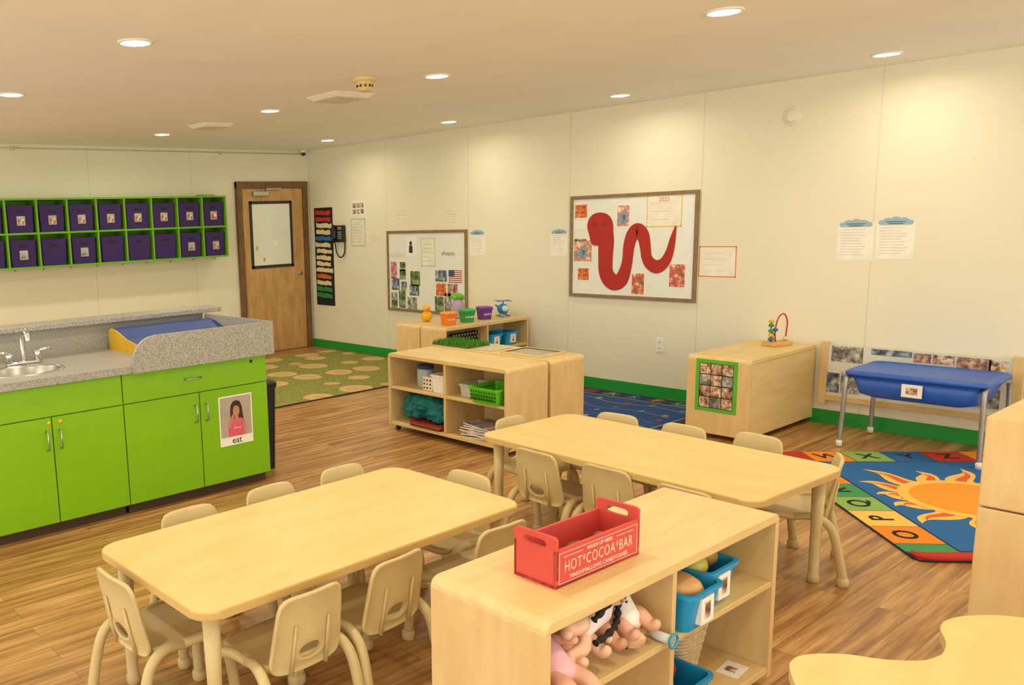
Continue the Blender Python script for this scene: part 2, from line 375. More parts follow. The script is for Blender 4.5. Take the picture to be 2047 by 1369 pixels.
# ------------------------------------------------------------ counter
o=thing('sink_cabinet',(1.10,4.27,0),0,'lime green base cabinet with two doors under the sink','cabinet','lime green base cabinets')
def cab(o,W,drawer_handle):
    part(o,'body',M().box(0,W,.02,.76,.06,.70 if not drawer_handle else .797,green).box(0.01,W-.01,.05,.74,0,.06,plain('#4a3a28')))
    h=W/2
    def hd(x,z,vert):
        if vert:return M().tube([(x,0,z),(x,-.028,z+.004),(x,-.03,z+.05),(x,-.028,z+.096),(x,0,z+.1)],.0045,steel,8)
        return M().tube([(x-.05,0,z),(x-.046,-.028,z),(x,-.03,z),(x+.046,-.028,z),(x+.05,0,z)],.0045,steel,8)
    for i in(0,1):
        d=part(o,'door',M().box(i*h+.003,(i+1)*h-.003,0,.018,.065,.628,green,.002))
        part(d,'handle',hd(h-.035 if i==0 else h+.035,.46,True),'chrome handle')
    d=part(o,'drawer',M().box(.003,W-.003,0,.018,.634,.795,green,.002))
    if drawer_handle:part(d,'handle',hd(h-.04,.72,False),'chrome handle')
cab(o,.80,False)
o=thing('base_cabinet',(1.90,4.27,0),0,'lime green base cabinet with drawer and picture card taped on','cabinet','lime green base cabinets')
cab(o,.94,True)
part(o,'lock',M().cyl((.83,0,.765),(.83,-.004,.765),.009,darkgrey))
def holed(x0,x1,y0,y1,cx,cy,rx,ry,z0,z1,m,mm):
    A=[2*pi*k/64 for k in range(64)]+[math.atan2(y-cy,x-cx)%(2*pi) for x in(x0,x1) for y in(y0,y1)];A.sort()
    o_,i_=[],[]
    for a in A:
        dx,dy=math.cos(a),math.sin(a);t=min(((x1-cx)/dx if dx>1e-9 else (x0-cx)/dx if dx<-1e-9 else 9e9),((y1-cy)/dy if dy>1e-9 else (y0-cy)/dy if dy<-1e-9 else 9e9))
        o_.append((cx+dx*t,cy+dy*t));i_.append((cx+rx*dx,cy+ry*dy))
    mm.loft([[(*p,z0) for p in i_],[(*p,z0) for p in o_],[(*p,z1) for p in o_],[(*p,z1) for p in i_],[(*p,z0) for p in i_]],m,False,False,False)
ct=thing('countertop',(0,0,0),0,'grey speckled laminate countertop with raised changing area','countertop')
mm=M();holed(1.08,2.86,4.245,5.04,1.47,4.57,.205,.17,.80,.84,lam,mm);part(ct,'worktop',mm)
part(ct,'backsplash',M().box(1.08,2.86,5.04,5.16,.80,1.0,lam));part(ct,'backsplash_ledge',M().box(1.06,2.98,4.99,5.22,1.0,1.03,lam,.004))
q=[(1.95,.80),(2.87,.80),(2.87,.995),(2.10,.995)]+[(2.10-.15*math.sin(a),.845+.15*math.cos(a)) for a in(.3,.6,.9,1.2,1.57)]
part(ct,'changer_front_panel',M().prism(q,4.222,4.245,lam,'xz'))
part(ct,'changer_side_panel',M().box(2.848,2.87,4.246,5.0,.80,.995,lam))
part(ct,'support_wall',M().box(1.08,2.86,5.05,5.16,0,.799,wallM))
sk=thing('sink',(1.47,4.57,.84),0,'oval stainless steel sink set into the counter','sink')
part(sk,'basin',M().lathe([(.226,0.0),(.226,.004),(.205,.005),(.198,-.005),(.19,-.09),(.14,-.115),(.02,-.12)],steel,sy=.83,seg=40,cap0=False))
part(sk,'drain',M().lathe([(.025,-.118),(.025,-.114),(.01,-.116)],darkgrey))
fc=thing('faucet',(1.56,4.80,.84),0,'chrome two-handle gooseneck faucet','faucet')
part(fc,'base',M().loft([[(x,y,z) for x,y in rrect(w,.05,.024,5)] for w,z in((.2,0),(.2,.012),(.18,.02))],chrome))
part(fc,'spout',M().tube(catmull([(0,0,.015),(0,0,.12),(0,-.01,.17),(0,-.05,.195),(0,-.09,.175),(0,-.10,.14)],6),[.015]*31,chrome))
for sx in(-1,1):
    part(fc,'tap_handle',M().lathe([(.024,.015),(.018,.045),(.023,.06),(.013,.072)],chrome,(sx*.08,0,0)).tube([(sx*.08,0,.065),(sx*.105,-.02,.075),(sx*.14,-.03,.082)],[.009,.009,.007],chrome))
pd=thing('changing_pad',(2.15,4.27,.84),0,'blue contoured changing pad with a yellow end','changing pad')
prof=[(.03,0),(.70,0),(.70,.12),(.66,.132),(.60,.125),(.45,.08),(.25,.05),(.12,.055),(.06,.075),(.03,.065)]
part(pd,'pad',M().prism(prof,.008,.69,blue,'yz'));part(pd,'pad_end',M().prism(prof,0,.008,plain('#d9ac1a',.5),'yz'),'yellow vinyl end')
ec=M().box(-.115,.115,-.0015,0,-.15,.15,paper);ec.box(-.107,.107,-.0022,-.0015,-.098,.142,plain('#b3a595',.6,var=.12,scale=8))
def flat(m_,poly,c,y): m_.prism(poly,y-.0004,y,c,'xz')
skin=plain('#c08a6a',.6);hair=plain('#3d261b',.7,var=.25,scale=70)
flat(ec,[(-.035,.09),(-.02,.112),(.005,.118),(.03,.108),(.042,.08),(.048,.03),(.055,-.03),(.03,-.04),(-.01,-.03),(-.035,-.01),(-.040,.04)],hair,-.0023)
flat(ec,[(-.055,-.098),(.062,-.098),(.068,-.05),(.060,-.01),(.035,.008),(-.02,.008),(-.045,-.01),(-.058,-.04)],plain('#d8607c',.7,var=.15,scale=40),-.0028)
flat(ec,[(-.010,.0),(.018,.0),(.014,.03),(-.006,.03)],skin,-.0030)
flat(ec,ell(.023,.032,20,.002,.055),skin,-.0033);flat(ec,[(-.024,.075),(-.010,.098),(.018,.098),(.028,.07),(.018,.082),(-.005,.086)],hair,-.0036)
flat(ec,[(.050,-.01),(.068,-.05),(.066,-.098),(.050,-.098),(.048,-.05)],skin,-.0034)
flat(ec,[(-.058,-.035),(-.044,-.045),(-.012,.022),(-.018,.040),(-.030,.030)],skin,-.0037)
for x in(-.006,.012):flat(ec,ell(.0028,.0016,8,x,.062),black,-.0038)
flat(ec,[(-.02,-.045),(.03,-.045),(.03,-.052),(-.02,-.052)],plain('#efb0bd'),-.0034)
ec.text('eat',.055,black,FR(0,-.0018,-.123))
solo('picture_card',ec,(2.605,4.268,.43),0,'white laminated card reading eat, child in pink shirt eating','card')
for x in(1.485,1.545):solo('sticker',M().cyl((0,-.001,0),(0,0,0),.011,plain('#e2c21c')),(x,4.269,.60),0,'small yellow dot sticker on the green cabinet door','sticker','yellow dot stickers')
o=thing('trash_bin',(2.965,4.62,0),0,'tall black plastic trash bin beside the green cabinet','trash bin')
part(o,'bin_body',M().tub(.15,.32,.55,black,.85,.004,.03));part(o,'bin_lid',M().loft([[(x,y,z) for x,y in rrect(w,d,.03,4)] for w,d,z in((.165,.336,.552),(.165,.336,.57),(.12,.28,.585))],black))
# ------------------------------------------------------------ wall cubby
CW=.31;NC=9;cx1=5.18;cx0=cx1-CW*NC;Z0,Z1=1.22,1.90
o=thing('wall_cubby',(cx0,8.45,0),0,'lime green wall-mounted cubby shelf holding purple bins','cubby shelf')
W=CW*NC;t=.018
part(o,'top_panel',M().box(0,W,0,.3,Z1-t,Z1,gframe));part(o,'bottom_panel',M().box(0,W,0,.3,Z0,Z0+t,gframe));zm=(Z0+Z1)/2
part(o,'shelf_board',M().box(t,W-t,0.002,.29,zm-t/2,zm+t/2,gframe));part(o,'back_panel',M().box(0.001,W-.001,.29,.3,Z0+t,Z1-t,gframe))
part(o,'side_panel',M().box(0,t,0,.29,Z0+t,Z1-t,gframe));part(o,'side_panel',M().box(W-t,W,0,.29,Z0+t,Z1-t,gframe))
for i in range(1,NC):
    for a,b in((Z0+t,zm-t/2),(zm+t/2,Z1-t)):part(o,'divider',M().box(i*CW-t/2,i*CW+t/2,0.001,.29,a,b,gframe))
part(o,'mounting_rail',M().box(0,W,.28,.302,Z0-.05,Z0,wallM))
for i in range(10):part(o,'coat_hook',M().tube([(.15+i*.29,.278,Z0-.02),(.15+i*.29,.25,Z0-.03),(.15+i*.29,.24,Z0-.015)],.004,steel,8))
def mkbin(lab):
    o=thing('fabric_bin',(0,0,0),0,'dark purple storage bin with handle slot and photo label' if lab is not None else 'dark purple storage bin with handle slot','storage bin','purple cubby bins')
    part(o,'bin_body',M().tub(.258,.26,.262,purple,.93,.005,.012,.003))
    part(o,'handle_slot',M().box(-.038,.038,-.1355,-.128,.195,.215,black,.002))
    if lab is not None:
        part(o,'label_pocket',M().box(-.040,.040,-.1345,-.124,.07,.16,plain('#b3aca0',.2)).box(-.032,.032,-.1355,-.1345,.08,.13,PH[lab]))
    return o
base={}
for r in(0,1):
    for i in range(NC):
        l=[8,8,8,8,8,8,8,8,7][i] if r==0 else [None,6,None,6,None,None,None,6,8][i]
        x=cx0+CW*(i+.5);z=(zm+t/2 if r==0 else Z0+t)+.001;loc=(x,8.45+.15,z)
        rzz=random.uniform(-.04,.04)
        if l not in base:base[l]=mkbin(l);base[l].location=loc;base[l].rotation_euler=(0,0,rzz)
        else:clone(base[l],loc,rzz)
solo('folded_cloth',M().loft([[(x*s,y*s,z) for x,y in rrect(.22,.1,.03,4)] for s,z in((1,0),(1.02,.010),(.9,.018))],plain('#a9a67c',.8,var=.3)),(5.0,8.6,Z1+.001),0,'folded green-grey cloth on top of the cubby','cloth')
# ------------------------------------------------------------ wall things
def onwall(name,m,Y,Z,label,cat,group=None,off=0): return solo(name,m,(WX-off,Y,Z),E,label,cat,group)
def board(Y0,Y1,Z0_,Z1_,label):
    w=Y0-Y1;h=Z1_-Z0_;o=thing('whiteboard',(WX,Y0,Z0_),E,label,'notice board')
    part(o,'board_surface',M().box(.02,w-.02,-.012,0,.02,h-.02,plain('#eef0ea',.12,var=.02)))
    f=M();f.box(0,w,-.022,0,h-.03,h,boardframe,.003).box(0,w,-.022,0,0,.03,boardframe,.003).box(0,.03,-.022,0,.03,h-.03,boardframe,.003).box(w-.03,w,-.022,0,.03,h-.03,boardframe,.003)
    part(o,'board_frame',f);return o
board(7.29,6.08,.55,1.44,'framed whiteboard with color and shape photo cards')
board(4.83,3.63,.82,1.71,'framed whiteboard with large red paper snake')
def YZ1(x,y): return 7.29-(x-775)/160*1.21, 1.44-(y-461)/161*.89
def YZ2(x,y):
    u=(x-1142)/257;t=392-13*u;b=592+13*u;return 4.83-u*1.2, .82+(b-y)/(b-t)*.89
def quadcard(w,h,mt,t=.001,border=None):
    m_=M().box(-w/2,w/2,-t,0,-h/2,h/2,border or mt)
    if border:m_.box(-w/2+.008,w/2-.008,-t-.0008,-t,-h/2+.008,h/2-.008,mt)
    return m_
for (x,y,w,h,mt) in((789,540,.10,.19,3),(808,532,.09,.10,0),(808,548,.10,.11,0),(834,555,.15,.16,0),(792,568,.13,.13,2),(810,571,.09,.10,2),(832,578,.15,.12,2),(789,594,.10,.10,6),(789,610,.10,.09,0),(806,598,.11,.19,0),(827,606,.15,.15,6),
    (886,548,.17,.12,2),(886,574,.15,.13,4),(908,574,.14,.13,1),(882,603,.13,.17,0),(899,598,.10,.19,6)):
    Y,Z=YZ1(x,y);onwall('photo_card',quadcard(w,h,PH[mt]),Y,Z,'small printed photo card stuck on the whiteboard','photo card','photo cards on the framed whiteboard',.0125)
Y,Z=YZ1(913,548);fl=M()
fw,fh=.19,.13
for i in range(13):fl.box(-fw/2,fw/2,-.001,0,fh/2-(i+1)*fh/13,fh/2-i*fh/13,plain('#b22b38') if i%2==0 else white)
fl.box(-fw/2,-.01,-.0016,-.001,fh/2-7*fh/13,fh/2,plain('#25346b'))
for r in range(4):
    for c in range(5):fl.box(-fw/2+.008+c*.016,-fw/2+.012+c*.016,-.002,-.0016,fh/2-.016-r*.015,fh/2-.012-r*.015,white)
onwall('flag_card',fl,Y,Z,'card showing a striped flag with stars','flag card',None,.0125)
Y,Z=YZ1(799,509);onwall('word_label',M().text('colors',.10,plain('#d3d9c0',.6),FR(0,-.001,0)),Y,Z,'pale cutout word colors on the whiteboard','word label',None,.0125)
Y,Z=YZ1(900,505);onwall('word_label',M().text('shapes',.066,plain('#5a5a58'),FR(0,-.001,0),sx=1.1,off=-.0008),Y,Z,'black cutout word shapes on the whiteboard','word label',None,.0125)
def sheet(w,h,lines=8,col=paper,ink=None,top=None,border=None):
    m_=M().box(-w/2,w/2,-.001,0,-h/2,h/2,col);ink=ink or plain('#c4c0b4',.7)
    if border:
        b_=.008
        for a in((-w/2,w/2,-h/2,-h/2+b_),(-w/2,w/2,h/2-b_,h/2),(-w/2,-w/2+b_,-h/2,h/2),(w/2-b_,w/2,-h/2,h/2)):m_.box(a[0],a[1],-.0016,-.001,a[2],a[3],border)
    for i in range(lines):
        z=h/2-.14*h-(i+.5)*h*.75/max(lines,1);ww=w*random.uniform(.5,.78);m_.box(-w*.39,-w*.39+ww,-.0014,-.001,z-h*.008,z+h*.008,ink)
    if top:m_.box(-w*.3,w*.3,-.0016,-.001,h*.36,h*.43,top)
    return m_
Y,Z=YZ1(826,492);p_=sheet(.17,.22,0);flat(p_,ell(.02,.024,14,0,.035),hair,-.0012);flat(p_,[(-.03,-.07),(.03,-.07),(.025,.01),(-.025,.01)],plain('#4b2a3a'),-.0013)
onwall('paper_sheet',p_,Y,Z,'white sheet with a small drawn child figure','paper',None,.0125)
Y,Z=YZ1(861,503);onwall('paper_sheet',sheet(.21,.30,5,plain('#eef0e0'),border=plain('#c9cf9f')),Y,Z,'tall pale sheet taped to the whiteboard','paper',None,.0125)
# snake
cl=[(1214,452),(1221,478),(1221,510),(1222,540),(1230,557),(1243,564),(1257,555),(1266,525),(1269,492),(1275,470),(1286,460),(1297,470),(1302,492),(1305,512),(1313,526),(1326,532),(1340,523),(1349,502),(1354,476),(1359,450)]
wd=[.18,.16,.145,.14,.145,.14,.125,.10,.105,.115,.13,.115,.10,.095,.105,.11,.09,.07,.05,.012]
pts=[]
for (x,y) in cl:
    Y,Z=YZ2(x,y);pts.append((4.23-Y,Z-1.265,0))
cp=catmull(pts,6)
ws=[p.x for p in catmull([(w,0,0) for w in wd],6)]
Lp,Rp=[],[]
for i,p in enumerate(cp):
    T=(cp[min(i+1,len(cp)-1)]-cp[max(i-1,0)]).normalized();n=Vector((-T.y,T.x,0))
    Lp.append(p+n*ws[i]/2);Rp.append(p-n*ws[i]/2)
sn=M();redp=plain('#b3281f',.65,var=.05);redd=plain('#8f1d17',.65)
n=len(cp)
# solid paper band: one thin slab segment per step so tight inner bends stay clean
for i in range(n-1):
    yy=-.0020-.000004*i
    sn.add([(Lp[i].x,yy,Lp[i].y),(Lp[i+1].x,yy,Lp[i+1].y),(Rp[i+1].x,yy,Rp[i+1].y),(Rp[i].x,yy,Rp[i].y)],[[3,2,1,0]],redp)
Y,Z=YZ2(1207,456);hx,hz=4.23-Y,Z-1.265
hd_=[(p.x,p.y) for p in catmull([(hx-.125,hz+.03,0),(hx-.09,hz+.11,0),(hx-.01,hz+.14,0),(hx+.08,hz+.12,0),(hx+.13,hz+.05,0),(hx+.13,hz-.05,0),(hx+.08,hz-.12,0),(hx-.01,hz-.145,0),(hx-.075,hz-.13,0),(hx-.10,hz-.06,0)],5,True)]
sn.prism(hd_,-.0028,-.0005,redp,'xz')
for dx in(-.05,.045):
    flat(sn,[(hx+dx-.03,hz+.04),(hx+dx,hz+.062),(hx+dx+.03,hz+.04),(hx+dx,hz+.02)],redd,-.0029);flat(sn,[(hx+dx-.015,hz+.04),(hx+dx,hz+.052),(hx+dx+.015,hz+.04),(hx+dx,hz+.03)],redp,-.0033)
solo('paper_snake',sn.mesh('paper_snake',False),(WX-.0135,4.23,1.265),E,'large red cut-out paper snake on the framed whiteboard','paper decoration')
for (x,y,w,h,mt) in((1166,421,.14,.13,4),(1165,450,.14,.07,None),(1165,478,.13,.035,6),(1171,500,.20,.20,5),(1173,547,.13,.12,4),(1175,572,.12,.07,None),(1256,430,.13,.19,5),(1289,567,.13,.19,7),(1364,550,.15,.20,7)):
    Y,Z=YZ2(x,y);onwall('art_photo',quadcard(w,h,PH[mt] if mt is not None else paper,.001,paper),Y,Z,'child artwork photo with bright orange and blue paint' if mt is not None else 'small white caption card on the whiteboard','photo','art photos around the paper snake',.0125)
Y,Z=YZ2(1336,420);s_=sheet(.31,.26,3,plain('#f4eee0'),plain('#ecc4a8'),border=plain('#e5d34a'));s_.text('2025',.05,plain('#e09070'),FR(0,-.0018,.09))
onwall('paper_sheet',s_,Y,Z,'yellow-edged sheet with faint orange heading 2025','paper',None,.0125)
s_=sheet(.30,.24,4,plain('#f4efe4'),plain('#ead0c0'),border=plain('#ee7d3c'));onwall('paper_sheet',s_,3.47,1.15,'white sheet with an orange border','paper')
cloudc=plain('#9dbbd0',.6)
def cloudsheet(Y,Z,w,h,label):
    m_=sheet(w*.98,h*.84,10,plain('#f8f5ea'),plain('#d2cfc4'));cy=h*.40;w*=.93
    for dx,dz,r in((-.38,-.02,.075),(-.22,.03,.10),(0,.04,.12),(.22,.03,.10),(.38,-.02,.075)):flat(m_,ell(w*r*1.4,w*r,18,dx*w,cy+dz*w),cloudc,-.0022-.0002*abs(dx))
    flat(m_,[(-w*.38,cy-w*.09),(w*.38,cy-w*.09),(w*.38,cy),(-w*.38,cy)],cloudc,-.0030)
    m_.box(-w*.28,w*.28,-.0034,-.003,cy-.002,cy+.004,plain('#5f87a5')).box(-w*.2,w*.2,-.0034,-.003,cy-.014,cy-.010,plain('#5f87a5'))
    onwall('cloud_notice',m_,Y,Z,label,'notice','cloud-topped notices')
for a in((2.505,1.30,.23,.30),(2.265,1.31,.23,.30),(4.96,1.295,.19,.26),(5.95,1.295,.21,.27)):cloudsheet(*a,'printed notice topped with a blue paper cloud')
for (Y0,Y1,za,zb,lab,ln) in((7.16,6.92,1.71,1.52,'small laminated sheet with tiny pictures',3),(6.39,6.20,1.67,1.48,'pale laminated notice sheet',5),(7.61,7.33,1.41,1.28,'small pale notice taped to the wall',4)):
    onwall('paper_sheet',sheet(Y0-Y1,za-zb,ln,plain('#efe8d2')),(Y0+Y1)/2,(za+zb)/2,lab,'paper')
m_=sheet(.26,.32,7,plain('#e9e6d4'),border=plain('#9fb8a0'));onwall('framed_notice',m_,7.80,1.43,'notice sheet with a grey-green border','notice')
m_=quadcard(.24,.17,paper)
for i in range(3):
    for j in range(2):m_.box(-.10+i*.07,-.045+i*.07,-.0016,-.001,-.065+j*.07,-.01+j*.07,PH[(1,8,6)[(i+j*2)%3]])
onwall('picture_chart',m_,7.79,1.71,'white sheet with six small photos','chart')
pc=thing('pocket_chart',(WX,8.64,.54),E,'black hanging pocket chart filled with coloured cards','wall chart')
part(pc,'chart_backing',M().box(0,.36,-.006,0,0,1.20,plain('#17171c',.85)))
cols=['#c22f2c','#c22f2c','#e8d9a8','#e8d9a8','#2173b5','#e0d3ac','#e8d9a8','#e8d9a8','#e8d9a8','#e8d9a8','#d96a22','#e8d9a8','#2a8a44','#2a8a44']
rp=random.Random(11)
for i,c in enumerate(cols):
    z=1.17-i*.078;xa=.015+rp.uniform(0,.03);xb=.30+rp.uniform(0,.045);ptsu=[];ptsd=[]
    for j in range(8):
        u=xa+(xb-xa)*j/7;dr_=-.012*j/7
        ptsu.append((u,z+dr_+rp.uniform(-.010,.008)));ptsd.append((u,z+dr_-.052+rp.uniform(-.006,.006)))
    part(pc,'card_strip',M().prism(ptsu+ptsd[::-1],-.012-.004*(i%2),-.006,plain(c,.7),'xz'))
ph=thing('wall_phone',(WX,8.12,1.42),E,'black wall-mounted telephone with coiled cord','telephone')
part(ph,'phone_body',M().box(-.08,.09,-.05,0,-.10,.10,black,.012));part(ph,'handset',M().tube([(-.06,-.06,.10),(-.062,-.085,.05),(-.062,-.085,-.05),(-.06,-.06,-.10)],[.028,.018,.018,.028],black))
kp_=M()
for i in range(3):
    for j in range(4):kp_.box(.0+i*.024,.016+i*.024,-.056,-.05,-.06+j*.024,-.045+j*.024,plain('#8f8f8f'))
kp_.box(0,.064,-.055,-.05,.05,.085,plain('#7f8f86'));part(ph,'keypad',kp_)
part(ph,'cord',M().tube(catmull([(-.06,-.05,-.11),(-.05,-.04,-.22),(.0,-.03,-.28),(.08,-.03,-.24),(.10,-.03,-.10),(.09,-.03,-.03)],8),.008,black,8))
o=thing('wall_outlet',(WX,3.93,.45),E,'white electrical outlet on the wall','outlet')
part(o,'cover_plate',M().box(-.038,.038,-.006,0,-.06,.06,white,.002))
for z in(-.025,.025):
    part(o,'socket',M().box(-.016,.016,-.008,-.006,z-.014,z+.014,white,.002).box(-.008,-.005,-.0085,-.008,z-.006,z+.006,black).box(.005,.008,-.0085,-.008,z-.006,z+.006,black))
o=thing('wall_sensor',(WX,2.97,2.19),E,'clear round plastic dome on the wall','sensor')
clr=plain('#eee9d5',.3,var=.02)
part(o,'sensor_base',M().lathe([(.068,0),(.066,.002)],clr,mx=Matrix.Rotation(pi/2,4,'X')))
part(o,'sensor_dome',M().lathe([(.046,.002),(.042,.006),(.03,.008),(.01,.009)],clr,mx=Matrix.Rotation(pi/2,4,'X')))
# ------------------------------------------------------------ low activity panel
ap=thing('photo_display_board',(WX-.02,2.66,.15),E,'low wall display with maple posts, mirror and photos under acrylic','display board')
part(ap,'post',M().box(0,.05,-.03,.0,0,.45,maple_v,.003));part(ap,'post',M().box(1.10,1.16,-.03,0,0,.45,maple_v,.003))
part(ap,'bottom_rail',M().box(.05,1.10,-.03,0,.03,.07,maple,.003))
part(ap,'panel_sheet',M().box(.05,1.10,-.016,-.008,.07,.43,plain('#dfe0d8',.12,var=.05,scale=3)))
for (x,z,w,h,mt) in((.17,.37,.20,.11,6),(.08,.16,.10,.14,2),(.20,.17,.12,.15,6),(.44,.405,.24,.04,2),(.62,.39,.10,.06,1),(.74,.39,.12,.06,8),(.90,.38,.18,.08,1),(1.03,.37,.10,.09,8),(.55,.17,.14,.12,2),(.95,.17,.20,.12,6)):
    part(ap,'photo',M().box(x-w/2,x+w/2,-.0185,-.0165,z-h/2,z+h/2,PH[mt]))
# ------------------------------------------------------------ water table
bt=thing('sensory_table',(6.21,1.91,0.009),0,'blue plastic sensory table on grey metal legs','sensory table')
blu2=plain('#2a5fc4',.35,var=.04)
R_=lambda w,d,z:[(x,y,z) for x,y in rrect(w,d,.05,6)]
part(bt,'lid',M().loft([R_(.48,.74,.470),R_(.50,.76,.473),R_(.50,.76,.490),R_(.47,.73,.503),R_(.44,.70,.498)],blu2))
part(bt,'basin',M().loft([R_(.34,.50,.33),R_(.40,.62,.35),R_(.45,.70,.469)],blu2))
for sy in(-1,1):
    for sx in(-1,1):
        part(bt,'leg',M().tube(catmull([(sx*.12,sy*.345,.462),(sx*.20,sy*.36,.455),(sx*.232,sy*.365,.42),(sx*.24,sy*.37,.2),(sx*.248,sy*.375,.02)],5),.014,galv).lathe([(.018,0),(.019,.03),(.015,.04)],white,(sx*.248,sy*.375,0),12))
part(bt,'label_tag',M().box(-.2395,-.235,-.06,.05,.37,.45,paper,mx=None).box(-.2405,-.2395,-.035,.025,.39,.43,PH[8]),'white tag with a photo')
# ------------------------------------------------------------ rugs
def rugmat(c,sc=300): return plain(c,.95,var=.14,scale=sc)
rb=rugmat('#1f62a3');ro=rugmat('#e8861f');ry=rugmat('#f0bf5c');rr=rugmat('#b8301f');rg=rugmat('#3f8f58');rlg=rugmat('#86ad55');rn=rugmat('#1d2c4d');rk=rugmat('#151515');ror=rugmat('#dd5f2c');rsun=rugmat('#ee9a2a')
sr=M();TT,SS=1.36,1.80
sr.prism(rrect(TT,SS,.05,5,TT/2,-SS/2),0,.008,rn)
z=.008;cs=.228
def sq(x,y,w,h,c,zz=z): sr.box(x,x+w,y-h,y,zz,zz+.0008,c)
sq(cs+.01,-(cs+.01),TT-cs-.02,1.68-cs-.01,rb)
colsS=[rr,rb,ro,rg,rlg,ry,ro,rg];lets=[None,'T','S','R','Q','P','O',None]
for i in range(8):
    y=-i*cs
    hh=cs-.006 if i<7 else 1.69-7*cs
    sq(.004,y-.004,cs-.006,hh,colsS[i])
    if lets[i]:sr.text(lets[i],.145,rk,TR(cs/2,y-cs/2,z+.0015,pi/2),off=.002)
colsT=[rr,ro,rlg,rb,rr,ro];lt2=['V','W','X','Y','Z','A']
for i in range(1,6):
    sq(i*cs+.002,-.004,min(cs-.006,TT-i*cs-.006),cs-.006,colsT[i]);sr.text(lt2[i],.145,rk,TR(i*cs+cs/2,-cs/2,z+.0015,0),off=.002)
sq(.01,-1.695,TT-.02,.095,rr)
sr.tube(catmull([(.02,-1.72,.012),(.05,-1.785,.016),(.3,-1.795,.022),(.7,-1.795,.02),(1.1,-1.795,.014),(1.34,-1.79,.01)],6),.013,rr,8)
ccx,ccy=.70,-.95
def flame(a,L,w,bend,c,zz,r0=.26):
    P_=[Vector((ccx+(r0+(L-r0)*u)*math.cos(a)-bend*math.sin(u*2*pi)*math.sin(a),ccy+(r0+(L-r0)*u)*math.sin(a)+bend*math.sin(u*2*pi)*math.cos(a))) for u in [i/12 for i in range(13)]]
    Lf,Rt=[],[]
    for i in range(13):
        T=(P_[min(i+1,12)]-P_[max(i-1,0)]).normalized();n_=Vector((-T.y,T.x));hw=w/2*max(0.02,(1-(i/12)**1.6))
        Lf.append(P_[i]+n_*hw);Rt.append(P_[i]-n_*hw)
    sr.add([(p.x,p.y,zz) for p in Lf]+[(p.x,p.y,zz) for p in Rt],[[i,13+i,14+i,i+1] for i in range(12)],c)
NF=14
for i in range(NF):
    a=2*pi*i/NF+.26;L=.62 if i%2==0 else .52
    ca,sa=math.cos(a),math.sin(a)
    bd_=min(((TT-.02-ccx)/ca if ca>0 else (.25-ccx)/ca) if abs(ca)>1e-6 else 9,((-.25-ccy)/sa if sa>0 else (-1.66-ccy)/sa) if abs(sa)>1e-6 else 9)
    L=min(L,bd_-.02)
    flame(a,L,.15,.028,ry,.0093+.00004*i)
    flame(a,L-.05,.06,.022,ror,.0102)
sr.prism(ell(.335,.335,40,ccx,ccy),.0104,.0109,ry);sr.prism(ell(.28,.28,40,ccx,ccy),.0109,.0116,rsun)
solo('alphabet_rug',sr,(5.495,2.545,0.0005),-pi/4,'blue rug with orange sun and coloured alphabet border','rug')
br=M();dn=rugmat('#1b3168');br.box(0,1.34,0,1.85,0,.008,dn).box(.03,1.31,.03,1.82,.008,.0086,rugmat('#18264f')).box(.165,1.155,.165,1.685,.0086,.0090,rugmat('#8f9a86')).box(.18,1.14,.18,1.67,.0090,.0093,rugmat('#1d4284'))
lc=['#b04040','#7fa862','#b9a65a','#5a98a8','#b9808a']
for i,ch in enumerate('LUFSADE'):
    br.prism(ell(.07,.085,16,1.235,.22+i*.215),.0088,.0094,rugmat(['#24406f','#2d5a4a','#5a2d3a'][i%3]))
    br.text(ch,.15,rugmat(lc[i%5]),TR(1.235,.22+i*.215,.0096,-pi/2))
for i,ch in enumerate('KJIHGF'):
    br.text(ch,.12,rugmat(lc[(i+2)%5]),TR(.2+i*.18,.10,.0092,0))
rq=random.Random(4)
for i in range(4):
    pl=catmull([(.30+i*.22,.25,.0096),(.36+i*.22,.55,.0096),(.28+i*.22,.85,.0096),(.37+i*.22,1.2,.0096),(.30+i*.22,1.6,.0096)],6)
    n_=len(pl);br.add([(p.x-.008,p.y,.0096) for p in pl]+[(p.x+.008,p.y,.0096) for p in pl],[[q_,n_+q_,n_+q_+1,q_+1] for q_ in range(n_-1)],rugmat(['#5f7f98','#3f6a90','#5f7a5a','#7a7a5a'][i]))
    for j in range(6):
        cx_,cy_=.40+i*.21+rq.uniform(-.03,.03),.30+j*.24+rq.uniform(-.04,.04)
        br.prism(ell(rq.uniform(.02,.04),rq.uniform(.015,.03),10,cx_,cy_),.0093,.0098,rugmat(['#3f7f5a','#8a3a44','#a89a50','#4f8aa0'][(i+j)%4]))
solo('alphabet_rug',br,(5.18,3.2,0.0005),0,'dark blue alphabet rug between the shelves and the wall','rug')
